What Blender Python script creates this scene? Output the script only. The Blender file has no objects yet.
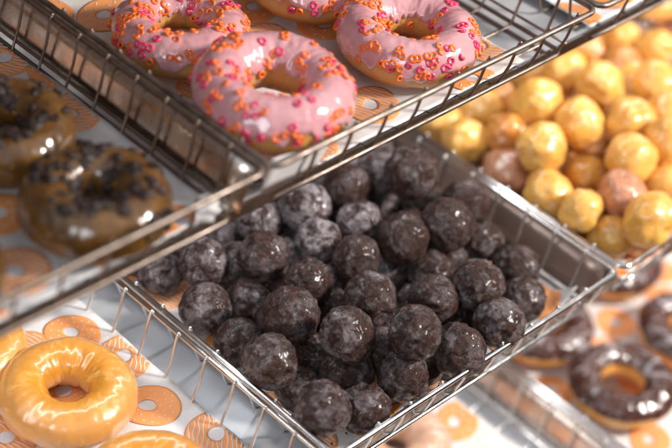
import bpy, bmesh, math, random
from mathutils import Vector, Matrix, noise, Euler
random.seed(7)
PI = math.pi
S = bpy.context.scene
COL = S.collection

# ------------------------------------------------------------------ helpers
def nz(x, y, z): return noise.noise(Vector((x, y, z)))
def tag(o, label=None, cat=None, group=None, kind=None):
    if label: o['label'] = label
    if cat: o['category'] = cat
    if group: o['group'] = group
    if kind: o['kind'] = kind
    return o
def thing(name, loc, label, cat, group=None):
    o = bpy.data.objects.new(name, None); COL.objects.link(o)
    o.empty_display_size = .02; o.location = loc
    return tag(o, label, cat, group)
def link(name, me, parent=None, smooth=True):
    o = bpy.data.objects.new(name, me); COL.objects.link(o)
    if parent is not None: o.parent = parent
    return o
def mesh(name, verts, faces, mats, smooth=True, mi=None):
    me = bpy.data.meshes.new(name); me.from_pydata(verts, [], faces)
    for m in (mats if isinstance(mats, list) else [mats]): me.materials.append(m)
    if mi: me.polygons.foreach_set('material_index', mi)
    me.polygons.foreach_set('use_smooth', [smooth]*len(faces)); me.update()
    return me

class MB:
    def __init__(s): s.v = []; s.f = []; s.m = []
    def add(s, v, f, mi=0):
        k = len(s.v); s.v += [tuple(p) for p in v]; s.f += [tuple(i+k for i in q) for q in f]; s.m += [mi]*len(f)
    def tube(s, pts, r, n=10, closed=False, mi=0, cap=True):
        pts = [Vector(p) for p in pts]; N = len(pts); rings = []
        up = Vector((.13, .21, .97)).normalized(); prev = None
        for i, p in enumerate(pts):
            if closed: t = (pts[(i+1) % N]-pts[i-1])
            else: t = pts[min(i+1, N-1)]-pts[max(i-1, 0)]
            t.normalize()
            a = (up if prev is None else prev); a = a-t*a.dot(t)
            if a.length < 1e-4: a = Vector((1, 0, 0))-t*t.x
            a.normalize(); prev = a; b = t.cross(a)
            rings.append([p+(a*math.cos(2*PI*k/n)+b*math.sin(2*PI*k/n))*r for k in range(n)])
        v = [q for R in rings for q in R]; f = []
        for i in range(N if closed else N-1):
            j = (i+1) % N
            off = 0
            if closed and j == 0:      # align the seam
                d = [(rings[0][k]-rings[i][0]).length for k in range(n)]; off = d.index(min(d))
            for k in range(n):
                f.append((i*n+k, i*n+(k+1) % n, j*n+(k+1+off) % n, j*n+(k+off) % n))
        if not closed and cap:
            f.append(tuple(range(n-1, -1, -1))); f.append(tuple((N-1)*n+k for k in range(n)))
        s.add(v, f, mi)
    def ball(s, c, r, mi=0, n=8, m=5, sz=1):
        c = Vector(c); v = [c+Vector((0, 0, r*sz))]; f = []
        for i in range(1, m):
            th = PI*i/m
            for k in range(n): v.append(c+Vector((r*math.sin(th)*math.cos(2*PI*k/n), r*math.sin(th)*math.sin(2*PI*k/n), r*sz*math.cos(th))))
        v.append(c-Vector((0, 0, r*sz)))
        for k in range(n): f.append((0, 1+k, 1+(k+1) % n))
        for i in range(m-2):
            for k in range(n): f.append((1+i*n+k, 1+(i+1)*n+k, 1+(i+1)*n+(k+1) % n, 1+i*n+(k+1) % n))
        L = len(v)-1
        for k in range(n): f.append((L, 1+(m-2)*n+(k+1) % n, 1+(m-2)*n+k))
        s.add(v, f, mi)
    def box(s, x0, x1, y0, y1, z0, z1, mi=0, bev=0):
        b = bmesh.new(); bmesh.ops.create_cube(b, size=1)
        for v in b.verts: v.co = Vector(((x0+x1)/2+v.co.x*(x1-x0), (y0+y1)/2+v.co.y*(y1-y0), (z0+z1)/2+v.co.z*(z1-z0)))
        if bev: bmesh.ops.bevel(b, geom=b.edges[:], offset=bev, segments=2, affect='EDGES', profile=.5)
        b.verts.index_update()
        s.add([v.co.copy() for v in b.verts], [[v.index for v in f.verts] for f in b.faces], mi); b.free()
    def build(s, name, mats, parent=None, smooth=True):
        return link(name, mesh(name, s.v, s.f, mats, smooth, s.m), parent)

# ------------------------------------------------------------------ materials
class NT:
    def __init__(s, name):
        s.mat = bpy.data.materials.new(name); s.mat.use_nodes = True; s.t = s.mat.node_tree; s.n = s.t.nodes
        s.p = s.n['Principled BSDF']
    def new(s, t, **k):
        n = s.n.new(t)
        for a, b in k.items():
            if a in n.inputs.keys(): n.inputs[a].default_value = b
            else: setattr(n, a, b)
        return n
    def l(s, a, b): s.t.links.new(a, b)
    def coord(s, rnd=True, kind='Object'):
        c = s.new('ShaderNodeTexCoord')
        if not rnd: return c.outputs[kind]
        oi = s.new('ShaderNodeObjectInfo'); m = s.new('ShaderNodeMath', operation='MULTIPLY'); m.inputs[1].default_value = 40
        s.l(oi.outputs['Random'], m.inputs[0])
        a = s.new('ShaderNodeVectorMath', operation='ADD'); s.l(c.outputs[kind], a.inputs[0]); s.l(m.outputs[0], a.inputs[1])
        return a.outputs[0]
    def noise(s, co, scale, detail=4, rough=.55, dist=0):
        n = s.new('ShaderNodeTexNoise'); n.inputs['Scale'].default_value = scale; n.inputs['Detail'].default_value = detail
        n.inputs['Roughness'].default_value = rough; n.inputs['Distortion'].default_value = dist
        if co: s.l(co, n.inputs['Vector'])
        return n.outputs['Fac']
    def voro(s, co, scale, feat='F1', out='Distance'):
        n = s.new('ShaderNodeTexVoronoi', feature=feat); n.inputs['Scale'].default_value = scale; s.l(co, n.inputs['Vector']); return n.outputs[out]
    def ramp(s, fac, stops):
        r = s.new('ShaderNodeValToRGB'); e = r.color_ramp.elements
        while len(e) < len(stops): e.new(.5)
        for k, (p, c) in enumerate(stops):
            e[k].position = p; e[k].color = (c, c, c, 1) if isinstance(c, (int, float)) else (*c, 1)
        s.l(fac, r.inputs['Fac']); return r.outputs['Color']
    def mix(s, fac, a, b, mode='MIX'):
        m = s.new('ShaderNodeMix', data_type='RGBA', blend_type=mode)
        for v, i in ((fac, 0), (a, 6), (b, 7)):
            if hasattr(v, 'node'): s.l(v, m.inputs[i])
            else: m.inputs[i].default_value = v if isinstance(v, (int, float)) else (*v, 1)
        return m.outputs[2]
    def math(s, op, a, b=0.):
        m = s.new('ShaderNodeMath', operation=op)
        for v, i in ((a, 0), (b, 1)):
            if hasattr(v, 'node'): s.l(v, m.inputs[i])
            else: m.inputs[i].default_value = v
        return m.outputs[0]
    def bump(s, h, strength, dist, prev=None):
        b = s.new('ShaderNodeBump'); b.inputs['Strength'].default_value = strength; b.inputs['Distance'].default_value = dist
        s.l(h, b.inputs['Height'])
        if prev: s.l(prev, b.inputs['Normal'])
        return b.outputs['Normal']
    def set(s, **k):
        for a, v in k.items():
            i = s.p.inputs[a.replace('_', ' ')]
            if hasattr(v, 'node'): s.l(v, i)
            else: i.default_value = (*v, 1) if isinstance(v, tuple) and len(v) == 3 and i.type == 'RGBA' else v
        return s.mat

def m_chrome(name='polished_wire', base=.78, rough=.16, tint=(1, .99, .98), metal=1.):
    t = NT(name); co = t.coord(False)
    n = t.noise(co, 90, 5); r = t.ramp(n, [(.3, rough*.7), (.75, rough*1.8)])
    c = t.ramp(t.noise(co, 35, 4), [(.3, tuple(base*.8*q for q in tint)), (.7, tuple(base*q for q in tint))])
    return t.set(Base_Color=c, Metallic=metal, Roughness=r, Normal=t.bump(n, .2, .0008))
def m_steel():
    t = NT('brushed_steel'); co = t.coord(False)
    mp = t.new('ShaderNodeMapping'); mp.inputs['Scale'].default_value = (14, 260, 14); t.l(co, mp.inputs['Vector'])
    br = t.noise(mp.outputs[0], 1.6, 5, .6); sm = t.noise(co, 22, 5, .6); sp = t.noise(co, 900, 2)
    c = t.mix(t.ramp(sm, [(.35, 0.), (.7, .5)]), (.60, .62, .65), (.46, .47, .50))
    r = t.ramp(sm, [(.3, .34), (.7, .5)])
    b = t.bump(sp, .12, .0004, t.bump(br, .12, .0006))
    return t.set(Base_Color=c, Metallic=.45, Roughness=r, Normal=b)
def m_paper():
    t = NT('waxed_paper'); co = t.coord(False)
    n = t.noise(co, 30, 5, .6); g = t.ramp(t.noise(co, 14, 6, .7, .6), [(.5, 0.), (.56, .45), (.75, .6)])
    c = t.mix(g, (.70, .68, .68), (.56, .47, .40))
    return t.set(Base_Color=c, Roughness=.42, Normal=t.bump(n, .35, .004), Coat_Weight=.25, Coat_Roughness=.35)
def m_flat(name, c, rough=.5, **k):
    t = NT(name); co = t.coord(False); n = t.noise(co, 400, 3)
    cc = t.mix(t.ramp(n, [(.3, 0.), (.8, .25)]), c, tuple(x*.75 for x in c))
    return t.set(Base_Color=cc, Roughness=rough, **k)
def m_choc(name='chocolate_cake', lo=.04, hi=.34, cov=0.):
    t = NT(name); co = t.coord()
    n1 = t.noise(co, 1.6, 6, .62, .4); n2 = t.noise(co, 5, 8, .7, .6); n3 = t.noise(co, 16, 4, .6)
    v = t.voro(co, 4.2, 'DISTANCE_TO_EDGE'); v2 = t.voro(co, 11)
    cake = t.mix(t.ramp(n2, [(.35, 0.), (.7, 1.)]), (.006, .0021, .0014), (.078, .027, .016))
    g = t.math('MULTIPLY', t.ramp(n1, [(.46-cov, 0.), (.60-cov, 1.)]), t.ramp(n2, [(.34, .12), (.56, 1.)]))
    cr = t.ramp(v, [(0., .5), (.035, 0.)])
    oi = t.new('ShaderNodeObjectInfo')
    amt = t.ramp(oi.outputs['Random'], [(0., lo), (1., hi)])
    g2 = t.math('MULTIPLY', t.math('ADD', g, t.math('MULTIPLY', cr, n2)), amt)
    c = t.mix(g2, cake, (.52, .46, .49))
    fl = t.ramp(n3, [(.66, 0.), (.72, .55)])
    c = t.mix(fl, c, (.52, .43, .40))
    r = t.math('SUBTRACT', .56, t.math('MULTIPLY', g, .36))
    b = t.bump(n3, .6, .0012, t.bump(n2, .9, .003))
    return t.set(Base_Color=c, Roughness=r, Normal=b, Coat_Weight=t.math('ADD', t.math('MULTIPLY', g, .5), .14), Coat_Roughness=.2, Specular_IOR_Level=.28)
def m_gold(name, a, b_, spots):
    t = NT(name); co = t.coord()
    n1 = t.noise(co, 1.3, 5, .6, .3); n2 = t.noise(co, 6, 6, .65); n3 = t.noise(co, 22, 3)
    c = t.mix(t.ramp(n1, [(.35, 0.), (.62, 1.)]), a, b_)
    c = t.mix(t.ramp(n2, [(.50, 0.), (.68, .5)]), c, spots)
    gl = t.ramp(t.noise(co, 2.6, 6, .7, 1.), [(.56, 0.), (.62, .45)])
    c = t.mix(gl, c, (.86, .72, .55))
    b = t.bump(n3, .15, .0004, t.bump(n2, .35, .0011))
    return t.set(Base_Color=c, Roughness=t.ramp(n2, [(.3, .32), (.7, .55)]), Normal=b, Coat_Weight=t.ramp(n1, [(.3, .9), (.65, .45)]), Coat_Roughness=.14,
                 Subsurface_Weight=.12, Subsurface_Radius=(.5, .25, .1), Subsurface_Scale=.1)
def m_dough(name, top, mid, glossy=.25, glaze=None):
    # fried crust with the paler belt round the middle of the ring
    t = NT(name); co = t.coord(); cl = t.coord(False)
    sx = t.new('ShaderNodeSeparateXYZ'); t.l(cl, sx.inputs[0])
    n1 = t.noise(co, 60, 5, .6); n2 = t.noise(co, 240, 6, .65); n3 = t.noise(co, 30, 5, .6, .6)
    z = t.math('ADD', sx.outputs['Z'], t.math('MULTIPLY', t.math('SUBTRACT', n1, .5), .006))
    belt = t.ramp(t.math('ABSOLUTE', t.math('ADD', z, .001)), [(.0015, .85), (.0085, 0.)])
    c = t.mix(t.ramp(n1, [(.35, 0.), (.7, 1.)]), top, tuple(x*.68 for x in top))
    c = t.mix(belt, c, mid)
    b = t.bump(n2, .35, .0012, t.bump(n1, .4 if not glaze else .15, .003))
    if glaze:
        ln = t.new('ShaderNodeVectorMath', operation='LENGTH'); t.l(cl, ln.inputs[0])
        c = t.mix(t.ramp(ln.outputs['Value'], [(.026, 0.), (.045, .8)]), c, (.62, .30, .085))
        c = t.mix(t.ramp(t.noise(co, 55, 8, .72, 1.5), [(.54, 0.), (.60, .55)]), c, glaze)
        b = t.bump(t.noise(co, 70, 4, .5, 1.), .2, .0014, t.bump(n2, .3, .0008))
    return t.set(Base_Color=c, Roughness=.5 if not glaze else .3, Normal=b, Coat_Weight=glossy, Coat_Roughness=.15,
                 Subsurface_Weight=.1, Subsurface_Radius=(.5, .25, .1), Subsurface_Scale=.006)
def m_icing(name, a, b_, rough=.18, bumpd=.003, sss=.1, glint=None):
    t = NT(name); co = t.coord()
    n1 = t.noise(co, 45, 4, .6, .6); n2 = t.noise(co, 160, 5, .6)
    c = t.mix(t.ramp(n1, [(.38, 0.), (.68, 1.)]), a, b_)
    if glint: c = t.mix(t.ramp(t.noise(co, 34, 3, .5, 1.2), [(.55, 0.), (.62, glint[1]*.6)]), c, glint[0])  # pale highlights of the lights painted into the icing colour
    b = t.bump(n2, .2, .001, t.bump(n1, .5, bumpd))
    return t.set(Base_Color=c, Roughness=rough, Normal=b, Coat_Weight=.9, Coat_Roughness=.06, Subsurface_Weight=sss,
                 Subsurface_Radius=(.6, .3, .3), Subsurface_Scale=.004)

M = {}
M['wire'] = m_chrome(base=.85, metal=.85); M['rod'] = m_chrome('polished_rod', .82, .12); M['refl_wire'] = m_chrome('reflected_brown_wire', .30, .4, (1, .78, .64)); M['refl_rod'] = m_chrome('reflected_brown_rod', .28, .42, (1, .80, .68)); M['steel'] = m_steel()  # upper-tier wire and rod carry brown reflections of the surroundings in their colour
M['paper'] = m_paper()
M['orange_ink'] = m_flat('orange_ink', (.86, .34, .11), .45)
M['white_ink'] = m_flat('white_ink', (.80, .72, .66), .45)
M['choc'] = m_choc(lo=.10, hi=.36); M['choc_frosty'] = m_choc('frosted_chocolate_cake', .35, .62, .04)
M['panel'] = m_chrome('polished_side_sheet', .78, .22, (1, .86, .76))
M['panel_refl'] = m_flat('reflected_brown_sheet', (.34, .25, .21), .3, Metallic=.55)  # brown reflection of the chocolate heap put into the sheet's colour
M['gold'] = m_gold('golden_fried_dough', (.79, .45, .10), (.70, .33, .05), (.48, .18, .035))
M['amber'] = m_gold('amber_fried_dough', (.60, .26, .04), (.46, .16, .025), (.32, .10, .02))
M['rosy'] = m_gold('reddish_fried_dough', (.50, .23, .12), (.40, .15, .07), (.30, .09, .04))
M['yeast'] = m_dough('glazed_ring_dough', (.66, .26, .018), (.66, .33, .12), 1., (.76, .44, .15))
M['brown_cake'] = m_dough('dark_brown_ring_dough', (.10, .045, .012), (.12, .06, .018), .4)
M['cake'] = m_dough('cake_ring_dough', (.52, .20, .045), (.58, .30, .09), .3)
M['caramel'] = m_dough('caramel_ring_dough', (.70, .29, .05), (.82, .45, .12), .5)
M['pink'] = m_icing('pink_icing', (.60, .31, .33), (.52, .24, .26))
M['maple'] = m_icing('olive_brown_glaze', (.075, .031, .005), (.150, .068, .013), .22, .0015, .02)
M['mocha'] = m_icing('pale_brown_glaze', (.66, .42, .30), (.50, .28, .18))
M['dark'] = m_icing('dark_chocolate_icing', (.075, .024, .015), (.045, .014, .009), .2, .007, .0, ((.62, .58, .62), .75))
M['orange'] = m_flat('orange_sugar', (.86, .16, .015), .35, Coat_Weight=.4)
M['magenta'] = m_flat('magenta_sugar', (.68, .03, .11), .35, Coat_Weight=.4)
M['crumb'] = m_flat('dark_cookie_crumb', (.020, .008, .005), .6)

CHOC = [(0.0408, 0.2259, -0.0202, 0.0165), (0.0608, 0.2006, -0.0044, 0.0175), (0.036, 0.1697, -0.0138, 0.018), (0.0711, 0.162, -0.0199, 0.0167), (0.0938, 0.1724, 0.0036, 0.0188), (0.122, 0.2076, -0.0003, 0.0167), (0.0899, 0.1989, -0.0194, 0.0165), (0.1039, 0.2275, -0.0202, 0.0165), (0.1507, 0.1899, 0.011, 0.0189), (0.1354, 0.1589, 0.007, 0.017), (0.1908, 0.1857, 0.0151, 0.0177), (0.1718, 0.1525, 0.0096, 0.0172), (0.0961, 0.1282, 0.0071, 0.0178), (0.0617, 0.1095, 0.0098, 0.0188), (0.1403, 0.124, 0.0098, 0.018), (0.1157, 0.0853, 0.0126, 0.019), (0.0668, 0.0599, 0.0248, 0.0185), (0.0176, 0.0843, 0.0103, 0.0189), (0.036, 0.1333, -0.0197, 0.0169), (0.0172, 0.031, 0.0091, 0.0185), (0.0386, 0.0728, -0.0202, 0.0165), (0.0677, 0.0573, -0.0109, 0.0186), (0.0537, 0.0252, -0.0114, 0.0177), (0.0679, 0.0906, -0.0191, 0.0165), (0.0972, 0.0272, 0.0334, 0.0186), (0.0891, 0.0245, -0.0003, 0.0175), (0.1358, 0.0155, 0.0032, 0.0182), (0.1788, 0.0522, -0.0202, 0.0165), (0.1788, 0.0158, 0.0049, 0.0186), (0.1903, 0.0491, 0.0113, 0.019), (0.2356, 0.0371, -0.0195, 0.0172), (0.256, 0.0625, -0.0148, 0.0174), (0.158, 0.0619, 0.0062, 0.0174), (0.1936, 0.0953, -0.01, 0.0166), (0.1814, 0.1163, 0.0143, 0.019), (0.2187, 0.1062, 0.016, 0.0197), (0.2608, 0.1239, 0.0058, 0.018), (0.2525, 0.0951, -0.0102, 0.0165), (0.228, 0.1556, 0.0305, 0.0202), (0.226, 0.1862, 0.0113, 0.0172), (0.1792, 0.1237, -0.0202, 0.0165), (0.2497, 0.1552, -0.0121, 0.0165), (0.1111, 0.1168, -0.0202, 0.0165), (0.1009, 0.0547, -0.0054, 0.0165), (0.1469, 0.2042, -0.0202, 0.0165), (0.2328, 0.1818, -0.0202, 0.0165), (0.1388, 0.1401, -0.0202, 0.0165), (0.1327, 0.2435, -0.0194, 0.0173), (0.2231, 0.106, -0.0194, 0.0173), (0.1563, 0.1692, -0.0181, 0.0186), (0.2506, 0.2748, -0.018, 0.0186), (0.1217, 0.1787, -0.0182, 0.0185), (0.2131, 0.2203, -0.0195, 0.0171), (0.2633, 0.2155, -0.0187, 0.018), (0.0618, 0.2825, -0.0189, 0.0178), (0.1513, 0.2823, -0.0201, 0.0165), (0.1325, 0.0735, -0.0177, 0.0184), (0.1125, 0.2879, -0.0201, 0.0165), (0.1711, 0.2526, -0.0181, 0.0186), (0.2832, 0.2872, -0.0191, 0.0176), (0.1999, 0.1887, -0.0184, 0.0184), (0.2086, 0.0661, -0.0191, 0.0176), (0.1884, 0.1561, -0.0193, 0.0174), (0.2072, 0.2556, -0.0177, 0.019), (0.2196, 0.1405, -0.018, 0.0187), (0.0722, 0.2369, -0.019, 0.0177), (0.0726, 0.1284, -0.0185, 0.0182), (0.0385, 0.2584, -0.0198, 0.0169), (0.1857, 0.2869, -0.0187, 0.0181), (0.0972, 0.2594, -0.0197, 0.017), (0.1432, 0.1063, -0.0193, 0.0174), (0.1262, 0.0395, -0.0193, 0.0174), (0.1003, 0.0858, -0.0193, 0.0174), (0.1576, 0.0279, -0.0193, 0.0174), (0.282, 0.2436, -0.0197, 0.017), (0.1005, 0.1479, -0.0198, 0.0168), (0.2191, 0.2878, -0.02, 0.0167), (0.1784, 0.2173, -0.018, 0.0187), (0.1656, 0.0818, -0.0196, 0.0171), (0.2398, 0.2411, -0.0187, 0.018)]
GOLD = [(0.3346, 0.1891, -0.0046, 0.0189), (0.3554, 0.1639, 0.0078, 0.0175), (0.377, 0.2121, -0.0049, 0.0193), (0.3429, 0.2229, -0.0094, 0.0176), (0.3874, 0.1613, 0.0273, 0.0205), (0.4242, 0.2308, -0.0202, 0.0165), (0.3485, 0.1228, 0.0222, 0.0205), (0.334, 0.1411, -0.0076, 0.0187), (0.3332, 0.0969, -0.0025, 0.0197), (0.3834, 0.0966, -0.0069, 0.0165), (0.3945, 0.1226, 0.0266, 0.0205), (0.4198, 0.1205, -0.0108, 0.0165), (0.3995, 0.0709, 0.0202, 0.0205), (0.4408, 0.1024, 0.0179, 0.0205), (0.4382, 0.0636, 0.0228, 0.0205), (0.3298, 0.0625, 0.0046, 0.017), (0.3687, 0.0526, 0.0073, 0.0192), (0.3424, 0.0379, -0.0125, 0.0169), (0.3567, 0.0171, 0.0124, 0.0202), (0.4157, 0.0428, 0.0011, 0.0186), (0.5548, 0.1965, 0.0067, 0.0165), (0.5622, 0.1654, 0.0123, 0.0172), (0.4625, 0.1529, 0.02, 0.0201), (0.4626, 0.1912, 0.0127, 0.02), (0.5007, 0.122, 0.0224, 0.0205), (0.508, 0.1503, -0.0021, 0.0193), (0.5304, 0.1766, 0.0013, 0.0172), (0.521, 0.2115, -0.0002, 0.018), (0.4645, 0.2266, -0.0114, 0.0185), (0.4774, 0.0913, 0.0212, 0.0197), (0.4755, 0.1514, -0.0128, 0.0165), (0.3885, 0.1254, -0.0201, 0.0166), (0.3971, 0.1773, -0.0029, 0.0165), (0.4975, 0.2356, -0.0152, 0.0171), (0.4186, 0.1988, -0.0123, 0.0165), (0.5477, 0.2103, -0.0202, 0.0165), (0.5741, 0.1789, -0.0202, 0.0165), (0.4591, 0.1254, -0.0202, 0.0165), (0.4251, 0.0713, -0.0144, 0.0165), (0.5307, 0.2447, -0.0175, 0.0173), (0.4166, 0.2637, -0.0195, 0.0172), (0.5137, 0.0732, -0.0187, 0.018), (0.5051, 0.1807, -0.0195, 0.0172), (0.4682, 0.2849, -0.0193, 0.0174), (0.3596, 0.0772, -0.0199, 0.0168), (0.4997, 0.2699, -0.018, 0.0187), (0.5475, 0.1369, -0.018, 0.0187), (0.3699, 0.1811, -0.0197, 0.0169), (0.5479, 0.051, -0.0201, 0.0165), (0.4092, 0.2967, -0.0201, 0.0166), (0.4028, 0.0208, -0.0201, 0.0165), (0.3463, 0.3078, -0.0199, 0.0168), (0.5774, 0.034, -0.018, 0.0188), (0.5503, 0.2721, -0.0191, 0.0176), (0.4415, 0.3067, -0.0182, 0.0185), (0.3373, 0.2747, -0.017, 0.0189), (0.4054, 0.1521, -0.0197, 0.017), (0.5779, 0.2937, -0.0199, 0.0168), (0.5778, 0.225, -0.0188, 0.0179), (0.4988, 0.3046, -0.0195, 0.0172), (0.5424, 0.3042, -0.02, 0.0167), (0.579, 0.0702, -0.018, 0.0187), (0.373, 0.0317, -0.0199, 0.0167), (0.5185, 0.0371, -0.0195, 0.0172), (0.393, 0.2402, -0.0191, 0.0173), (0.361, 0.2493, -0.0194, 0.0173), (0.4747, 0.0938, -0.02, 0.0166), (0.437, 0.1475, -0.0199, 0.0168), (0.4566, 0.0386, -0.0193, 0.0174), (0.4879, 0.0217, -0.0184, 0.0183), (0.5725, 0.1073, -0.0185, 0.0182), (0.4928, 0.122, -0.0186, 0.0181), (0.4459, 0.1801, -0.0181, 0.0187), (0.4494, 0.2569, -0.0192, 0.0175), (0.4416, 0.0984, -0.0197, 0.017), (0.4762, 0.1958, -0.0198, 0.0168), (0.48, 0.0619, -0.0198, 0.0168), (0.5252, 0.11, -0.0192, 0.0175), (0.3572, 0.1173, -0.0185, 0.0182), (0.5468, 0.084, -0.0191, 0.0176), (0.5813, 0.2588, -0.0193, 0.0173), (0.5827, 0.1439, -0.0183, 0.0185), (0.3788, 0.3077, -0.0198, 0.0169), (0.3919, 0.0658, -0.0182, 0.0186), (0.3842, 0.2744, -0.0185, 0.0182)]
CHOC_L = ['at the far left corner, tucked under the upper rail', 'with a white crusted top beside the left rim', 'alone beside the left rim above a bare patch of paper', 'low, right of the lone one beside the left rim',
'crusted white, high in the left part of the heap', 'half cut off by the upper rail at the left of the heap', 'shaded between two white crusted ones near the left rim', 'small sliver right under the upper rail near the left corner',
'large and frosty under the middle of the upper rail', 'with a small round pit, below the large frosty one', 'with a bright white top touching the upper rail, in the middle', 'round with white patches below the bright white one at the rail',
'on top, left of centre, with a brown left flank', 'on top with a milky smear, above the front left pair', 'on top near the centre with a dark crease', 'on top at the centre, with a small knob low on its left', 'round on top, in front of the centre, above a flattened one',
'front left, on top and touching the left rim, reddish brown', 'behind the reddish one at the left rim, partly covered', 'frontmost of all, at the near corner of the basket', 'squeezed behind the frontmost one, on its left', 'flattened, just behind the frontmost pair', 'right neighbour of the frontmost one, at the near corner', 'in dark shade between the front left ones and round top one',
'round on top near the front, right of centre', 'in shade below the round one near the front right of centre', 'against the front rim, above the curled paper edge', 'small, peeping out between two near the front rim', 'with a pale scratch, against the front rim right of centre', 'on top with an open seam, right half of the heap',
'low, near the printed paper at the right corner', 'with a pale ringed pit, the rightmost by the wire side', 'with a flat glazed top, between the right half and the centre', 'shaded, behind the flat glazed one right of centre', 'with a white blob on its top, right of centre near the back', 'large, second from the right wire side, near the back', 'lone by the right wire side, high and smooth', 'small, between the large back one and the wire side',
'tallest at the back right, frosted, near the basket back corner', 'white crusted under the upper rail, left of the tallest back one', 'deep in shade just right of the centre top one', 'half hidden below the tallest back one']
CHOC_L += [None]*0
GOLD_L = [('g', 'left of the lumpy one, beside the left rim near the upper rail'), ('a', 'between the left rim and the lumpy yellow one'), ('g', 'just below the upper rail, left end of the heap'), ('g', 'cut by the upper rail at the left rim corner'),
('g', 'large and smooth just under the upper rail, left part'), ('a', 'small and dark, tucked under the upper rail'), ('g', 'large with a rough lumpy top, nearest the left rim'), ('r', 'glossy, against the left rim below the lumpy one'), ('g', 'long and shiny beside the left rim below the lumpy one'),
('g', 'small with pale spots, in the middle of the front part'), ('g', 'smooth with a folded top, right of the lumpy one'), ('a', 'in a gap behind the small spotted one'), ('g', 'broad with a dented top, front part of the heap'), ('g', 'long and tilted, behind the broad dented one'), ('g', 'cut by the right edge, beside the long tilted one'),
('g', 'wrinkled, beside the left rim near the front corner'), ('r', 'smooth, alone of its colour near the front corner'), ('g', 'nearest the front corner of the basket'), ('g', 'large, on the front rim at the right edge'), ('g', 'at the right edge, above the large one on the front rim'),
('g', 'pale and round, at the far end near the steel divider'), ('g', 'at the far right end of the heap'), ('g', 'with a twisted fold, in the middle of the back part'), ('g', 'large and blurred, just right of the upper rail'), ('g', 'shiny with a curved fold, by the right edge at the back'), ('g', 'behind the twisted one, toward the right edge'),
('a', 'under the pale round one at the far end'), ('a', 'against the upper rail at the far end'), ('g', 'by the upper rail between the two large blurred ones'), ('g', 'at the right edge behind the long tilted one')]
WMAT = [[0.713543, -0.380094, 0.588545], [-0.69269, -0.508702, 0.511276], [0.105061, -0.772496, -0.626268]]
CPOS = [-0.55554, -0.45662, 0.7686]
WORLD = .5
EXPO = 0.
LIGHTS = [('key_light', (.92, -.86, .98), (.25, .1, 0), .26, 42, (1, .94, .87)),
          ('side_light', (-1.1, -.5, .85), (.1, .1, 0), .5, 5, (.9, .95, 1)),
          ('back_soft_light', (.9, 1.4, 1.3), (.15, .1, 0), 1.0, 5, (.9, .95, 1)),  # cool soft fill added high behind the rack, its source unseen
          ('shelf_strip_light', (.3, .185, .138), (.3, .175, 0), 1.8, 1.4, (.92, .96, 1), 'RECTANGLE', .02),
          ('shelf_strip_light', (.3, .095, -.052), (.3, .085, -.2), 1.8, .8, (.95, .97, 1), 'RECTANGLE', .02)]

# ------------------------------------------------------------------ the rack
PITCH = .3045; BW = .3005; DEPTH = .33; FL = -.0385; INS = .0125
TIERS = {'upper': (.19, .076), 'middle': (0., 0.), 'lower': (-.176, -.085)}
rack = thing('display_rack', (0, 0, 0), 'polished steel display rack whose stepped shelves carry all the wire baskets of doughnuts', 'display rack')
for z0, y0 in list(TIERS.values())+[(.372, .160)]:      # three laden shelves and an unseen one added above to shade them
    mb = MB(); mb.box(-.75, 1.35, y0+.0234, y0+.38, z0-.0500, z0-.0425, bev=.0012)
    mb.build('shelf', M['steel'], rack, False)
    mb = MB(); mb.box(-.75, 1.35, y0+.0210, y0+.0230, z0-.0505, z0-.0405, bev=.0006)
    mb.build('shelf_lip', M['rod'], rack, False)
for x in (-.74, 1.33):
    mb = MB(); mb.box(x, x+.02, .44, .46, -.6, .5, bev=.002); mb.build('upright', M['rod'], rack)
for z0, y0 in TIERS.values():
    for x in (-.74, 1.33):
        mb = MB(); mb.box(x+.003, x+.017, y0+.3805, .4395, z0-.0495, z0-.043, bev=.001); mb.build('bracket', M['rod'], rack)

def rrect(x0, x1, y0, y1, z, r, n=5, dz=0):
    pts = []
    for cx, cy, a in ((x1-r, y1-r, 0), (x0+r, y1-r, 90), (x0+r, y0+r, 180), (x1-r, y0+r, 270)):
        for k in range(n+1):
            t = math.radians(a+90*k/n); pts.append((cx+r*math.cos(t), cy+r*math.sin(t), z))
    out = []
    for i, p in enumerate(pts):           # add points along the straights
        q = pts[(i+1) % len(pts)]; out.append(p); d = math.dist(p, q)
        if d > .05:
            m = int(d/.03)
            for k in range(1, m): out.append(tuple(a+(b-a)*k/m for a, b in zip(p, q)))
    return [(x+nz(x*30, y*30, z*9+x0*7)*.0004, y+nz(y*30, x*30, 5+x0*7)*.0004, z_+nz(x*20, y*20, 9)*.0004) for x, y, z_ in out]

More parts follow.
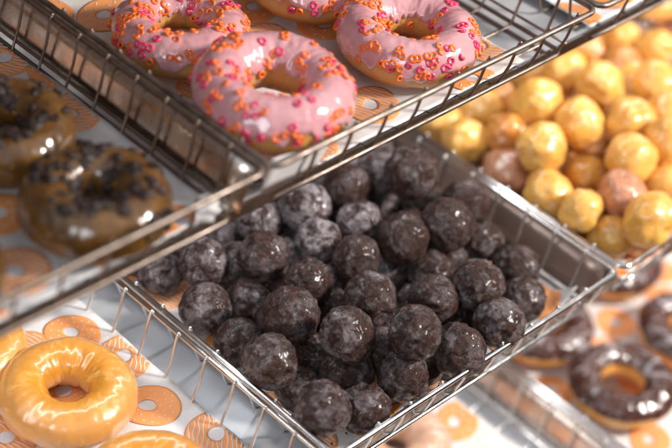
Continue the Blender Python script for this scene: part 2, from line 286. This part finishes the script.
def basket(x0, tier, label, BW=BW, panel=False):
    z0, y0 = TIERS[tier]
    RD, WR = (M['refl_rod'], M['refl_wire']) if tier == 'upper' else (M['rod'], M['wire'])
    t = thing('wire_basket', (x0, y0, z0), label, 'wire basket', 'shallow wire baskets standing on the rack')
    a, b, c, d = .001, BW-.001, 0., DEPTH
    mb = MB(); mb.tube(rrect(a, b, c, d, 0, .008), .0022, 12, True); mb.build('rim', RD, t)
    i = INS
    mb = MB()
    if 1:                                  # the frames are open on the left side
        q = [(a+i+.004, c+i, FL+.001)]+[(a+i+.004+(b-a-2*i-.012)*k/9, c+i, FL+.001) for k in range(1, 10)]
        q += [(b-i-.008+.008*math.sin(math.radians(v)), c+i+.008-.008*math.cos(math.radians(v)), FL+.001) for v in (20, 40, 60, 80, 90)]
        q += [(b-i, c+i+.008+(d-c-2*i-.008)*k/9, FL+.001) for k in range(1, 10)]
        mb.tube(q, .0017, 10)
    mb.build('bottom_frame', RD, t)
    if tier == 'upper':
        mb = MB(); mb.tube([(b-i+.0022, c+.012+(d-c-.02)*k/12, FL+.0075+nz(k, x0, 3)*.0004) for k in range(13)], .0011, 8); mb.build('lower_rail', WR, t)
    if panel:                              # polished sheet closing the right side behind the wires
        mb = MB(); v = []; f = []
        for k in range(13):
            y = c+.012+(d-c-.02)*k/12
            for z in (-.0035, -.015, -.026, FL+.0030):
                v.append((b-i*(-z/.0385)+.0032+nz(k*.9, z*60, x0)*.0006, y, z))
        for k in range(12):
            for j in range(3): q = k*4+j; f.append((q, q+1, q+5, q+4))
        mb.add(v, f); o = mb.build('side_panel', M['panel_refl'] if tier == 'middle' else M['panel'], t); m_ = o.modifiers.new('s', 'SOLIDIFY'); m_.thickness = .0006; m_.offset = 1
    w = .0011
    def path(p0, p1, fix, axis):          # rim - down the side - across the floor - up again
        h = [(p0+.0020, .0022), (p0+.0030, .0004), (p0+i*.5+.001, FL*.5), (p0+i+.001, FL+.0015), (p0+i+.006, FL-.0008)]
        g = [(p1-.0020, .0022), (p1-.0030, .0004), (p1-i*.5-.001, FL*.5), (p1-i-.001, FL+.0015), (p1-i-.006, FL-.0008)]
        out = []
        for u, z in h+g[::-1]:
            j = nz(u*40, fix*60, z*30+x0*11+z0*5)*.0009
            out.append((fix+j, u, z) if axis == 'y' else (u, fix+j, z))
        return out
    k = 0; y = .034-.0035
    while y < DEPTH-.02:
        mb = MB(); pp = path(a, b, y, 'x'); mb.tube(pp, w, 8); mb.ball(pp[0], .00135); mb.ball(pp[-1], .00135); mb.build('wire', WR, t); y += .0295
    x = .0406-.0315+.0015
    while x < BW-.006:
        if x > .02:
            mb = MB(); pp = [(q[0], q[1], q[2]-(.0022 if 3 < n_ < 6 else 0)) for n_, q in enumerate(path(c, d, x, 'y'))]
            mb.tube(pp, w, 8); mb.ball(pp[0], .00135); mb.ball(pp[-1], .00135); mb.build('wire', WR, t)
        x += .0313
    return t

BK = {}
BK['glazed'] = basket(-PITCH, 'middle', 'wire basket at the lower left holding the plain glazed ring doughnuts')
BK['choc'] = basket(0, 'middle', 'wire basket in the centre heaped with dark chocolate doughnut holes', panel=True)
BK['gold'] = basket(PITCH, 'middle', 'wire basket on the right heaped with golden doughnut holes')
BK['far'] = basket(2*PITCH, 'middle', 'blurred wire basket at the top right corner, beyond the golden doughnut holes')
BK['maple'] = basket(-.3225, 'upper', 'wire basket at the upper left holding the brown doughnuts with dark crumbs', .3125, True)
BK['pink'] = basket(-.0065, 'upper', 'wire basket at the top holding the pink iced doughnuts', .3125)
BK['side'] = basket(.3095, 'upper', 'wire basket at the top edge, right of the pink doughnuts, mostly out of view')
BK['lowl'] = basket(.0140, 'lower', 'blurred wire basket at the bottom centre below the chocolate doughnut holes', panel=True)
BK['lowr'] = basket(.3190, 'lower', 'blurred wire basket at the lower right with the chocolate iced ring doughnuts')
BK['lowf'] = basket(.6240, 'lower', 'blurred wire basket at the right edge, below the golden doughnut holes')

# ------------------------------------------------------------------ printed paper
def paper(x0, x1, y0, y1, z, motifs, label, seed, curl=.004, corner=None, liftx1=0.):
    """waxed sheet with gentle creases; printed orange rings lie in the same mesh"""
    def h(x, y):
        e = min(x-x0, x1-x, y-y0, y1-y)
        q = z+.0012+nz(x*22+seed, y*22, seed)*.0011+nz(x*70, y*70+seed, 3)*.0003
        q += curl*max(0, 1-e/.016)**2*(.55+.9*max(0, nz(x*25, y*25, seed+4)+.3))
        if corner:
            for cx, cy, rad, up in corner:
                dd = math.hypot(x-cx, y-cy); q += up*max(0, 1-dd/rad)**1.6
        return q
    mb = MB(); nx, ny = int((x1-x0)/.0045), int((y1-y0)/.0045)
    v = []; f = []
    for j in range(ny+1):
        for i in range(nx+1):
            x = x0+(x1-x0)*i/nx; y = y0+(y1-y0)*j/ny
            ox = nz(y*18, seed, 1)*.0012 if i in (0, nx) else 0; oy = nz(x*18, seed, 6)*.0015 if j in (0, ny) else 0
            v.append((x+ox, y+oy, h(x, y)))
    for j in range(ny):
        for i in range(nx): k = j*(nx+1)+i; f.append((k, k+1, k+nx+2, k+nx+1))
    mb.add(v, f, 0)
    inside = lambda x, y: x0+.0006 < x < x1-.0006 and y0+.0006 < y < y1-.0006
    for kind, cx, cy, rx, ry, rot in motifs:
        ca, sa = math.cos(rot), math.sin(rot)
        def P(a, b, up):
            x = cx+a*ca-b*sa; y = cy+a*sa+b*ca; return (x, y, h(x, y)+up), inside(x, y)
        n, m = 48, 8; vv = []; ok = []
        hx = .0; hy = .0015; hr = .27
        for r_ in range(m+1):
            for k in range(n):
                an = 2*PI*k/n; q = hr+(1-hr)*r_/m
                wob = 1+.05*math.sin(2*an+cx*50)+.03*math.sin(3*an+cy*60)
                p, o = P(rx*q*wob*math.cos(an)+hx*(1-r_/m), ry*q*wob*math.sin(an)+hy*(1-r_/m), .0004); vv.append(p); ok.append(o)
        ff = []
        for r_ in range(m):
            for k in range(n):
                q = (r_*n+k, r_*n+(k+1) % n, (r_+1)*n+(k+1) % n, (r_+1)*n+k)
                if all(ok[i] for i in q): ff.append(q)
        mb.add(vv, ff, 1)
        def strip(pts, w):
            vv = []; ff = []; oks = []
            for i, (a, b) in enumerate(pts):
                a2, b2 = pts[min(i+1, len(pts)-1)]; a1, b1 = pts[max(i-1, 0)]
                tx, ty = a2-a1, b2-b1; L = math.hypot(tx, ty) or 1; nx_, ny_ = -ty/L*w, tx/L*w
                for s_ in (-1, 1):
                    p, o = P(a+nx_*s_, b+ny_*s_, .0007); vv.append(p)
                    rr = math.hypot(a/rx, b/ry); hh = math.hypot(a/rx, (b-hy)/ry); oks.append(o and rr < .93 and hh > hr+.03)
            for i in range(len(pts)-1):
                q = (2*i, 2*i+2, 2*i+3, 2*i+1)
                if all(oks[j] for j in q): ff.append(q)
            mb.add(vv, ff, 2)
        if kind == 'stripes':
            s_ = -rx
            while s_ < rx:
                strip([(s_+.0005*math.sin(b*.45+s_*500)+.0002*b*b/400, ry*b/20) for b in range(-20, 21)], .00042); s_ += .0033
        elif kind == 'dots':
            rg = random.Random(int(cx*9999)+int(cy*999)); pts = []
            for _ in range(400):
                a, b = rg.uniform(-rx, rx), rg.uniform(-ry, ry)
                if math.hypot(a/rx, b/ry) < .88 and math.hypot(a/rx, (b-hy)/ry) > hr+.1 and all(math.hypot(a-u, b-w) > .0043 for u, w in pts): pts.append((a, b))
            for a, b in pts:
                o = [P(a+.0007*math.cos(2*PI*k/8), b+.0007*math.sin(2*PI*k/8), .0007) for k in range(8)]
                if all(q[1] for q in o): mb.add([q[0] for q in o], [tuple(range(8))], 2)
        else:
            rg = random.Random(int(cx*7777)+int(cy*999)); pts = []
            for _ in range(400):
                a, b = rg.uniform(-rx, rx), rg.uniform(-ry, ry)
                if math.hypot(a/rx, b/ry) < .82 and math.hypot(a/rx, (b-hy)/ry) > hr+.12 and all(math.hypot(a-u, b-w) > .0062 for u, w in pts): pts.append((a, b))
            for a, b in pts:
                g = rg.uniform(0, PI); strip([(a+q*math.cos(g), b+q*math.sin(g)) for q in (-.0016, -.0008, 0, .0008, .0016)], .0005)
    o = mb.build('paper_sheet', [M['paper'], M['orange_ink'], M['white_ink']])
    m_ = o.modifiers.new('thickness', 'SOLIDIFY'); m_.thickness = .0001; m_.offset = -1
    return tag(o, label, 'paper sheet', 'printed paper sheets lining the baskets')
def lattice(x0, x1, y0, y1, given, rg, step=.047):
    out = list(given); kinds = ['stripes', 'dots', 'dashes']; j = 0; y = y0
    while y < y1:
        x = x0+(j % 2)*step*.5
        while x < x1:
            a, b = x+rg.uniform(-.003, .003), y+rg.uniform(-.003, .003)
            if all(math.hypot(a-g[1], b-g[2]) > step*.88 for g in out): out.append((kinds[rg.randrange(3)], a, b, .021, .0175, rg.uniform(-1.2, -.4)))
            x += step
        y += step*.86; j += 1
    return out
rg = random.Random(5)
R_ = 1.15
gl = [('dots', -.0425, .1345, .0205, .0215, .6), ('stripes', -.0250, .0850, .0220, .0225, -.75), ('stripes', -.0265, .1830, .021, .021, -.75), ('dots', -.040, .2245, .019, .02, .3),
      ('stripes', -.0796, .2326, .021, .018, .2), ('stripes', -.1347, .169, .021, .02, .2), ('dots', -.0804, .1794, .021, .018, 0)]
paper(-.290, -.0152, .015, .305, -.0358, lattice(-.29, -.02, .02, .3, gl, rg), 'white paper with orange ring prints under the plain glazed doughnuts', 1, .0012)
ch = [('stripes', .045, .2184, .021, .018, .2), ('stripes', .1218, .0125, .022, .018, .5), ('dots', .2601, .0412, .021, .02, .2), ('stripes', .0203, .04, .02, .018, 0), ('dots', .0714, .0232, .021, .019, 0), ('stripes', .035, .097, .02, .018, 0)]
paper(.0185, .2800, .0195, .300, -.0378, lattice(.02, .29, .02, .3, ch, rg), 'white paper with orange prints under the chocolate doughnut holes', 2, .003,
      corner=[(.280, .0195, .022, .016), (.100, .0195, .024, .014)])
paper(.333, .600, .013, .300, -.0378, lattice(.33, .60, .02, .3, [], rg), 'printed paper under the golden doughnut holes, barely visible', 3)
paper(.648, .914, .015, .300, -.0378, lattice(.64, .92, .02, .3, [], rg), 'blurred printed paper in the basket at the top right corner', 4)
br = [('stripes', -.0345, .3059, .023, .019, .5), ('dots', -.018, .2739, .02, .018, .5), ('stripes', -.0380, .2290, .021, .018, 1.), ('stripes', -.0480, .165, .023, .02, .5), ('stripes', -.1552, .1251, .022, .02, .3), ('dashes', -.1334, .1717, .021, .018, 0)]
paper(-.292, -.0262, .095, .385, .1525, lattice(-.29, -.02, .10, .38, br, rg), 'white paper with orange prints under the brown crumb topped doughnuts', 5, .002)
pk = [('dashes', .0532, .3107, .022, .020, .5), ('dashes', .0766, .350, .02, .018, .5), ('dashes', .1477, .2589, .021, .019, .2), ('dashes', .1738, .212, .022, .019, .2), ('stripes', .126, .222, .021, .019, .4),
      ('stripes', .130, .121, .022, .019, .4), ('stripes', .2477, .1268, .021, .018, .7), ('stripes', .0595, .110, .021, .018, .2), ('stripes', .055, .205, .021, .018, .2)]
paper(.015, .256, .094, .385, .1525, lattice(.02, .24, .10, .38, pk, rg), 'white paper with orange prints under the pink iced doughnuts', 6, .002)
paper(.335, .600, .096, .385, .1525, lattice(.335, .6, .115, .38, [], rg), 'sliver of printed paper at the top edge, right of the pink doughnuts', 7, .002)
lo = [('plain', .262, .0895, .022, .019, .3), ('dots', .2942, .02, .021, .018, .3), ('stripes', .2178, .135, .02, .018, .3)]
paper(.016, .281, -.068, .23, -.2138, lattice(.02, .29, -.06, .23, lo, rg, .056), 'blurred printed paper at the bottom centre below the chocolate doughnut holes', 8)
lr = [('dots', .4753, .082, .021, .018, .4), ('stripes', .437, .066, .02, .018, .3), ('stripes', .4347, .1531, .021, .018, .1), ('dots', .5395, .0729, .021, .018, .2), ('dots', .3798, -.03, .021, .018, .2)]
paper(.333, .602, -.068, .23, -.2138, lattice(.335, .6, -.06, .23, lr, rg), 'blurred printed paper under the chocolate iced ring doughnuts', 9)
paper(.648, .914, -.068, .23, -.2138, lattice(.65, .91, -.06, .23, [], rg), 'blurred printed paper at the right edge on the lowest shelf', 10)
def flap(name, pts, label, cat):
    """a small folded bit of plain paper; pts = grid rows"""
    v = []; f = []; R = len(pts); Cn = len(pts[0])
    for row in pts: v += row
    for i in range(R-1):
        for j in range(Cn-1): k = i*Cn+j; f.append((k, k+1, k+Cn+1, k+Cn))
    o = link(name, mesh(name, v, f, M['paper'], True)); m_ = o.modifiers.new('s', 'SOLIDIFY'); m_.thickness = .00015
    return tag(o, label, cat)
flap('paper_flap', [[(.0005+.050*i/7, .0915-.0080*j/4+.0005*math.sin(i), .1570+(.0325-.0095*i/7)*(j/4)) for i in range(8)] for j in range(5)],
     'blank pale paper flap standing up in front of the middle pink doughnut', 'paper flap')
flap('paper_scrap', [[(-.050+.020*i/5+.006*j/4, .092+.003*math.sin(i*1.7)+.006*j/4, .156+.016*(j/4)*(1-.12*abs(i-2))) for i in range(6)] for j in range(5)],
     'crumpled white paper scrap behind the front rail, between the brown and pink doughnuts', 'paper scrap')

# ------------------------------------------------------------------ doughnut holes
def hole_mesh(name, seed, kind):
    b = bmesh.new(); bmesh.ops.create_icosphere(b, subdivisions=5, radius=1)
    rg = random.Random(seed); o = Vector((rg.uniform(-50, 50), rg.uniform(-50, 50), rg.uniform(-50, 50)))
    dips = [(Vector((rg.gauss(0, 1), rg.gauss(0, 1), rg.gauss(0, 1))).normalized(), rg.uniform(.22, .4), rg.uniform(.08, .2)) for _ in range(2 if kind == 'choc' else 3)]
    st = Vector((1, 1, 1))+Vector((rg.uniform(-.06, .06), rg.uniform(-.06, .06), rg.uniform(-.08, .02)))
    if kind == 'gold': st = Vector((rg.uniform(.93, 1.1), rg.uniform(.93, 1.06), rg.uniform(.9, 1.0)))
    for v in b.verts:
        d = v.co.normalized()
        if kind == 'choc':
            q = 1+.07*noise.noise(d*1.3+o)+.05*noise.noise(d*3.0+o)+.055*noise.fractal(d*4.5+o, .8, 2.1, 5)+.014*noise.noise(d*17+o)
            q -= .045*math.exp(-(noise.noise(d*2.1+o*2)/.05)**2)*max(0, noise.noise(d*1.7-o)+.35)
        else:
            q = 1+.12*noise.noise(d*1.2+o)+.075*noise.noise(d*2.1+o)+.010*noise.noise(d*4.2+o)
            q -= .035*math.exp(-(noise.noise(d*1.5+o*2)/.12)**2)*max(0, noise.noise(d*1.7-o)+.35)
        for a, w, dp in dips:
            an = math.acos(max(-1, min(1, d.dot(a))))/w
            q += (-dp*.5*math.exp(-an**2*1.6) if kind == 'gold' else -dp*.8*math.exp(-an**4*1.5)+.03*math.exp(-((an-1.25)/.3)**2))
        v.co = Vector((d.x*st.x, d.y*st.y, d.z*st.z))*q
    me = bpy.data.meshes.new(name); b.to_mesh(me); b.free()
    me.materials.append(M['choc'] if kind == 'choc' else M['gold'])
    me.polygons.foreach_set('use_smooth', [True]*len(me.polygons)); return me
CM = [hole_mesh('chocolate_doughnut_hole', 10+i, 'choc') for i in range(9)]
GM = [hole_mesh('golden_doughnut_hole', 40+i, 'gold') for i in range(8)]
def place_hole(name, me, c, r, label, cat, group, mat=None, sc=(1, 1, 1), rot=None):
    o = bpy.data.objects.new(name, me); COL.objects.link(o); o.location = c
    o.rotation_euler = rot or (random.uniform(0, 6.28), random.uniform(0, 6.28), random.uniform(0, 6.28))
    o.scale = tuple(r*1.03*s*random.uniform(.97, 1.04) for s in sc)
    if mat: o.material_slots[0].link = 'OBJECT'; o.material_slots[0].material = mat
    return tag(o, label, cat, group)
for k, (x, y, z, r) in enumerate(CHOC):
    if k < len(CHOC_L): lab = 'chocolate doughnut hole '+CHOC_L[k]
    else: lab = 'chocolate doughnut hole almost buried at the bottom of the dark heap'
    place_hole('chocolate_doughnut_hole', CM[random.randrange(len(CM))], (x, y, z), r, lab, 'doughnut hole', 'chocolate doughnut holes heaped in the centre basket' if k < len(CHOC_L) else 'chocolate doughnut holes buried under the heap',
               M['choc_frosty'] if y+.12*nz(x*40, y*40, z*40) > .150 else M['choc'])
for k, (x, y, z, r) in enumerate(GOLD):
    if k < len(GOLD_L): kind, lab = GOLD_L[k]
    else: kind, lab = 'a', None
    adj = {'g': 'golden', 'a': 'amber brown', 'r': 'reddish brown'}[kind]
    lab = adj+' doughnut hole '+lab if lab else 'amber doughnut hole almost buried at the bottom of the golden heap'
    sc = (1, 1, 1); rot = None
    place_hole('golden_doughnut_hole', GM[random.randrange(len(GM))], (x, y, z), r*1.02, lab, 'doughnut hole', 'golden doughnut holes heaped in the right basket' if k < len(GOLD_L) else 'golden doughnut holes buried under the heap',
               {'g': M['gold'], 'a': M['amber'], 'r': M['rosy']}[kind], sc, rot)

# crumbs fallen on the paper and shelf round the chocolate heap
mb = MB(); rg2 = random.Random(9)
for _ in range(260):
    x = rg2.uniform(.02, .285); y = rg2.uniform(.02, .24)
    r = rg2.uniform(.0003, .0011)*rg2.uniform(.5, 1)
    c = Vector((x, y, -.0352+r*.5)); mb.ball(c, r, 0, 5, 4, .7)
tag(mb.build('chocolate_crumbs', M['crumb'], smooth=False), 'tiny dark cake crumbs scattered on the paper round the chocolate heap', 'crumbs', kind='stuff')
# ------------------------------------------------------------------ ring doughnuts
def ring_pt(u, v, R, r, flat, seed, off=0.):
    lump = 1+.07*nz(math.cos(u)*1.6+seed, math.sin(u)*1.6, seed)+.035*nz(math.cos(u)*4, math.sin(u)*4+seed, 2+v*.8)
    rr = r*lump+off
    # flatter underneath, fuller on top
    zf = flat*(1. if math.sin(v) > 0 else .86)
    RR = R*(1+.035*nz(math.cos(u)*.9-seed, math.sin(u)*.9, 7))
    wr = .0006*nz(math.cos(u)*9+seed, math.sin(u)*9, v*2.5)
    d = RR+(rr+wr)*math.cos(v)
    return (d*math.cos(u), d*math.sin(u), (rr*zf+wr)*math.sin(v))
def ring_body(R, r, flat, seed, mat, nu=128, nv=48):
    v = [ring_pt(2*PI*i/nu, 2*PI*j/nv, R, r, flat, seed) for i in range(nu) for j in range(nv)]
    f = [(i*nv+j, ((i+1) % nu)*nv+j, ((i+1) % nu)*nv+(j+1) % nv, i*nv+(j+1) % nv) for i in range(nu) for j in range(nv)]
    return mesh('dough', v, f, mat)
def ring_icing(R, r, flat, seed, mat, lo=-.25, hi=.5, drip=.35, th=.0014, wav=0., nu=160, nv=40):
    v = []; f = []
    def edge(u): return nz(math.cos(u)*2.2+seed, math.sin(u)*2.2, 11)*drip+nz(math.cos(u)*6+seed, math.sin(u)*6, 13)*drip*.5
    for i in range(nu):
        u = 2*PI*i/nu; v0 = lo+edge(u); v1 = PI+hi+edge(u+40)*.6
        for j in range(nv+1):
            s = j/nv; e = min(s, 1-s); t = th*min(1, (e/.06))**.5*(1+.25*max(0, 1-abs(e-.07)/.05))
            if e == 0: t = -.0006
            t += wav*nz(math.cos(u)*7+seed, math.sin(u)*7, s*5)*(1 if e > .05 else 0)
            v.append(ring_pt(u, v0+(v1-v0)*s, R, r, flat, seed, t))
    for i in range(nu):
        for j in range(nv):
            a = (i+1) % nu; f.append((i*(nv+1)+j, a*(nv+1)+j, a*(nv+1)+j+1, i*(nv+1)+j+1))
    return mesh('icing', v, f, mat)
def tiny_ring():
    n, m = 12, 6; v = []; f = []
    for i in range(n):
        for j in range(m):
            a, b = 2*PI*i/n, 2*PI*j/m; d = .00165+.00078*math.cos(b); v.append((d*math.cos(a), d*math.sin(a), .0009*math.sin(b)))
    for i in range(n):
        for j in range(m): f.append((i*m+j, ((i+1) % n)*m+j, ((i+1) % n)*m+(j+1) % m, i*m+(j+1) % m))
    return v, f
SPR = {c: mesh('sprinkle', *tiny_ring(), M[c]) for c in ('orange', 'magenta')}
def chunk(seed):
    b = bmesh.new(); bmesh.ops.create_icosphere(b, subdivisions=2, radius=1); rg_ = random.Random(seed)
    s = (rg_.uniform(.8, 1.3), rg_.uniform(.7, 1.), rg_.uniform(.55, .8))
    for v in b.verts:
        d = v.co.copy(); m = max(abs(d.x), abs(d.y), abs(d.z)); d = d.lerp(d/m, .35)*(1+.5*noise.noise(d*2+Vector((seed, 0, 0))))
        v.co = Vector((d.x*s[0], d.y*s[1], d.z*s[2]))*.0026
    me = bpy.data.meshes.new('crumb'); b.to_mesh(me); b.free(); me.materials.append(M['crumb']); return me
CHK = [chunk(i) for i in range(5)]
def surf(u, v, P, off):
    p = Vector(ring_pt(u, v, *P, off)); a = Vector(ring_pt(u+.02, v, *P, off))-p; b = Vector(ring_pt(u, v+.04, *P, off))-p
    n = a.cross(b).normalized()
    c = Vector((math.cos(u)*P[0], math.sin(u)*P[0], 0))
    if n.dot(p-c) < 0: n = -n
    return p, n
def doughnut(name, loc, R, r, flat, seed, body, label, group, icing=None, tilt=(0, 0), toppings=None, cnt=0, n=(160, 40), **ik):
    t = thing(name, loc, label, 'doughnut', group); t.rotation_euler = (tilt[0], tilt[1], seed*1.3)
    link('dough', ring_body(R, r, flat, seed, body), t)
    if icing: link('icing', ring_icing(R, r, flat, seed, icing, **ik), t)
    rg_ = random.Random(int(seed*100)); P = (R, r, flat, seed); done = []
    k = 0; extra = MB() if toppings == 'sprinkle' else None
    while toppings and len(done) < (cnt if extra is None else int(cnt*1.4)) and k < 6000:
        k += 1; u = rg_.uniform(0, 2*PI); v = rg_.uniform(.0, PI-.05)
        if rg_.random() > (R+r*math.cos(v))/(R+r): continue
        if nz(math.cos(u)*2.5+seed, math.sin(u)*2.5, v+20) < (-.10 if toppings == 'sprinkle' else -.25+.5*math.cos(v)): continue
        p, nn = surf(u, v, P, .0013 if toppings == 'sprinkle' else .0016)
        if any((p-q).length < .0030 for q in done): continue
        done.append(p)
        hue = 'orange' if rg_.random() < .6 else 'magenta'
        me = SPR[hue] if toppings == 'sprinkle' else CHK[rg_.randrange(5)]
        w = (nn+Vector((rg_.gauss(0, 1), rg_.gauss(0, 1), rg_.gauss(0, 1)))*.22).normalized()
        q_ = w.to_track_quat('Z', 'Y') @ Euler((0, 0, rg_.uniform(0, 6.28))).to_quaternion()
        if len(done) > cnt and extra is not None:
            Q = q_.to_matrix(); tv, tf = tiny_ring(); sc_ = rg_.uniform(1.15, 1.4)
            extra.add([p+Q @ (Vector(c_)*sc_) for c_ in tv], tf, 0 if hue == 'orange' else 1); continue
        o = link(toppings, me, t); o.location = p; o.rotation_euler = q_.to_euler()
        s_ = rg_.uniform(1.15, 1.4) if toppings == 'sprinkle' else rg_.uniform(1.0, 1.9); o.scale = (s_,)*3
    if extra is not None and extra.v: tag(extra.build('sprinkles', [M['orange'], M['magenta']], t), kind='stuff')
    return t
G1, G2, G3, G4 = 'plain glazed ring doughnuts in the lower left basket', 'pink iced doughnuts in the top basket', 'brown doughnuts with dark crumbs in the upper left basket', 'chocolate iced doughnuts on the lowest shelf'
gn = 'glazed_doughnut'
doughnut(gn, (-.0878, .1662, -.0195), .0300, .0168, 1.0, 1.1, M['yeast'], 'plain shiny glazed ring doughnut seen whole at the lower left', G1, tilt=(.02, -.03))
doughnut(gn, (-.0985, .0645, -.0190), .0298, .0168, 1.0, 2.3, M['yeast'], 'glazed ring doughnut cut by the bottom edge, nearest the camera', G1)
doughnut(gn, (-.1195, .2460, -.0195), .0298, .0166, 1., 3.2, M['yeast'], 'glazed ring doughnut at the left edge, half hidden under the upper basket rail', G1)
pn = 'pink_iced_doughnut'; IK = dict(icing=M['pink'], toppings='sprinkle', lo=-.0, hi=-.25, drip=.75)
doughnut(pn, (.0624, .2421, .1725), .0312, .0145, 1.12, 4.4, M['cake'], 'pink iced doughnut with ring sprinkles, leftmost of the pink ones', G2, cnt=98, **IK)
doughnut(pn, (.0495, .1365, .1865), .0350, .0166, 1.2, 5.1, M['cake'], 'pink iced doughnut tilted forward behind the blank paper flap', G2, cnt=100, tilt=(.05, .0), **IK)
doughnut(pn, (.1865, .1453, .1730), .0340, .0158, 1.12, 6.7, M['cake'], 'pink iced doughnut with ring sprinkles, rightmost of the pink ones', G2, cnt=100, **IK)
doughnut(pn, (.1842, .2420, .1725), .0312, .0152, 1.12, 7.9, M['cake'], 'pink iced doughnut cut by the top edge, only its golden lower side showing', G2, cnt=50, **IK)
bn = 'brown_crumb_doughnut'; BKW = dict(icing=M['maple'], toppings='crumb', lo=-.55, hi=.5, drip=.25)
doughnut(bn, (-.0962, .1292, .1715), .0290, .01525, 1.15, 8.3, M['brown_cake'], 'brown glazed doughnut with dark crumbs just behind the front rail', G3, cnt=78, **BKW)
doughnut(bn, (-.1000, .2165, .1725), .0290, .01528, 1.15, 9.6, M['brown_cake'], 'brown glazed doughnut with big dark crumbs, cut by the left edge', G3, cnt=78, **BKW)
doughnut(bn, (-.2080, .1350, .1725), .0285, .0145, 1.15, 10.2, M['brown_cake'], 'brown crumb doughnut at the far left edge, only a dark sliver showing', G3, cnt=50, **BKW)
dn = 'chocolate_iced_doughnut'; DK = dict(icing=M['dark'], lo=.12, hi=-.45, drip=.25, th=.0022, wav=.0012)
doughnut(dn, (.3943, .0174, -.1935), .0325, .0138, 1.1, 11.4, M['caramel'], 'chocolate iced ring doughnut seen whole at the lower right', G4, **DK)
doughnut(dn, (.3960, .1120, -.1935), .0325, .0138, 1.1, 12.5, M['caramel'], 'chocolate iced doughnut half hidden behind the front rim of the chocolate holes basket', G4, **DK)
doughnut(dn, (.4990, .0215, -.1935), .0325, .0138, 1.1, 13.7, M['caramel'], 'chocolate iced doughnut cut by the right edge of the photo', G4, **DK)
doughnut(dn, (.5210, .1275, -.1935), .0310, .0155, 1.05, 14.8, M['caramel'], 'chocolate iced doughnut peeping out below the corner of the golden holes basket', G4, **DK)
doughnut('glazed_doughnut', (.1867, .0927, -.1935), .0285, .0175, .95, 15.9, M['cake'], 'blurred brownish glazed doughnut at the bottom centre under the front rim', 'doughnuts in the bottom centre basket', icing=M['mocha'], lo=.1, hi=.2, drip=.3)
for x, y, sd in ((.690, .262, 16.), (.705, .165, 17.)):
    doughnut('glazed_doughnut', (x, y, -.0195), .0283, .0178, .92, sd, M['caramel'], 'blurred golden doughnut in the top right corner basket, '+('the farther one' if y > .2 else 'the nearer one'), 'doughnuts in the top right corner basket')

# sprinkles that dropped off onto the paper
rg3 = random.Random(21)
for hue, me in SPR.items():
    for _ in range(7):
        x, y = rg3.uniform(.02, .25), rg3.uniform(.10, .30)
        if any(math.hypot(x-a, y-b) < .053 for a, b in ((.0624, .2421), (.0495, .1365), (.1865, .1453), (.1842, .242))): continue
        o = link('fallen_sprinkle', me); o.location = (x, y, .1548); o.rotation_euler = (rg3.uniform(-.2, .2), 0, 0); o.scale = (1.2,)*3
        tag(o, hue+' ring sprinkle dropped on the paper beside the pink doughnuts', 'sprinkle', 'fallen '+hue+' sprinkles')
# ------------------------------------------------------------------ camera, light
Wm = WMAT
cam = bpy.data.cameras.new('camera'); co = bpy.data.objects.new('camera', cam); COL.objects.link(co)
cam.sensor_width = 36; cam.lens = 36*1615/672; cam.clip_start = .05; cam.clip_end = 50
m4 = Matrix.Identity(4)
for i in range(3):
    m4[i][0] = Wm[i][0]; m4[i][1] = -Wm[i][1]; m4[i][2] = -Wm[i][2]; m4[i][3] = CPOS[i]
co.matrix_world = m4; S.camera = co
cam.dof.use_dof = True; cam.dof.focus_distance = 1.105; cam.dof.aperture_fstop = 3.3; cam.dof.aperture_blades = 0

w = bpy.data.worlds.new('World'); S.world = w; w.use_nodes = True; n = w.node_tree.nodes; lk = w.node_tree.links
bg = n['Background']; tc = n.new('ShaderNodeTexCoord'); sx = n.new('ShaderNodeSeparateXYZ'); rp = n.new('ShaderNodeValToRGB')
mr = n.new('ShaderNodeMapRange'); mr.inputs[1].default_value = -1; mr.inputs[2].default_value = 1
lk.new(tc.outputs['Generated'], sx.inputs[0]); lk.new(sx.outputs['Z'], mr.inputs[0]); lk.new(mr.outputs[0], rp.inputs['Fac'])
e = rp.color_ramp.elements; e[0].position = .35; e[0].color = (.16, .085, .05, 1); e[1].position = .86; e[1].color = (1.15, 1.22, 1.35, 1)
k_ = e.new(.60); k_.color = (.36, .22, .15, 1)
lk.new(rp.outputs['Color'], bg.inputs['Color']); bg.inputs['Strength'].default_value = WORLD
def area(name, loc, tgt, size, power, col, shape='DISK', sy=None):
    L = bpy.data.lights.new(name, 'AREA'); L.shape = shape; L.size = size; L.energy = power; L.color = col
    if sy: L.size_y = sy
    o = bpy.data.objects.new(name, L); COL.objects.link(o); o.location = loc
    d = Vector(tgt)-Vector(loc); o.rotation_euler = d.to_track_quat('-Z', 'Y').to_euler(); return o
for a in LIGHTS: area(*a)
S.view_settings.view_transform = 'Standard'; S.view_settings.look = 'None'; S.view_settings.exposure = EXPO; S.view_settings.gamma = 1
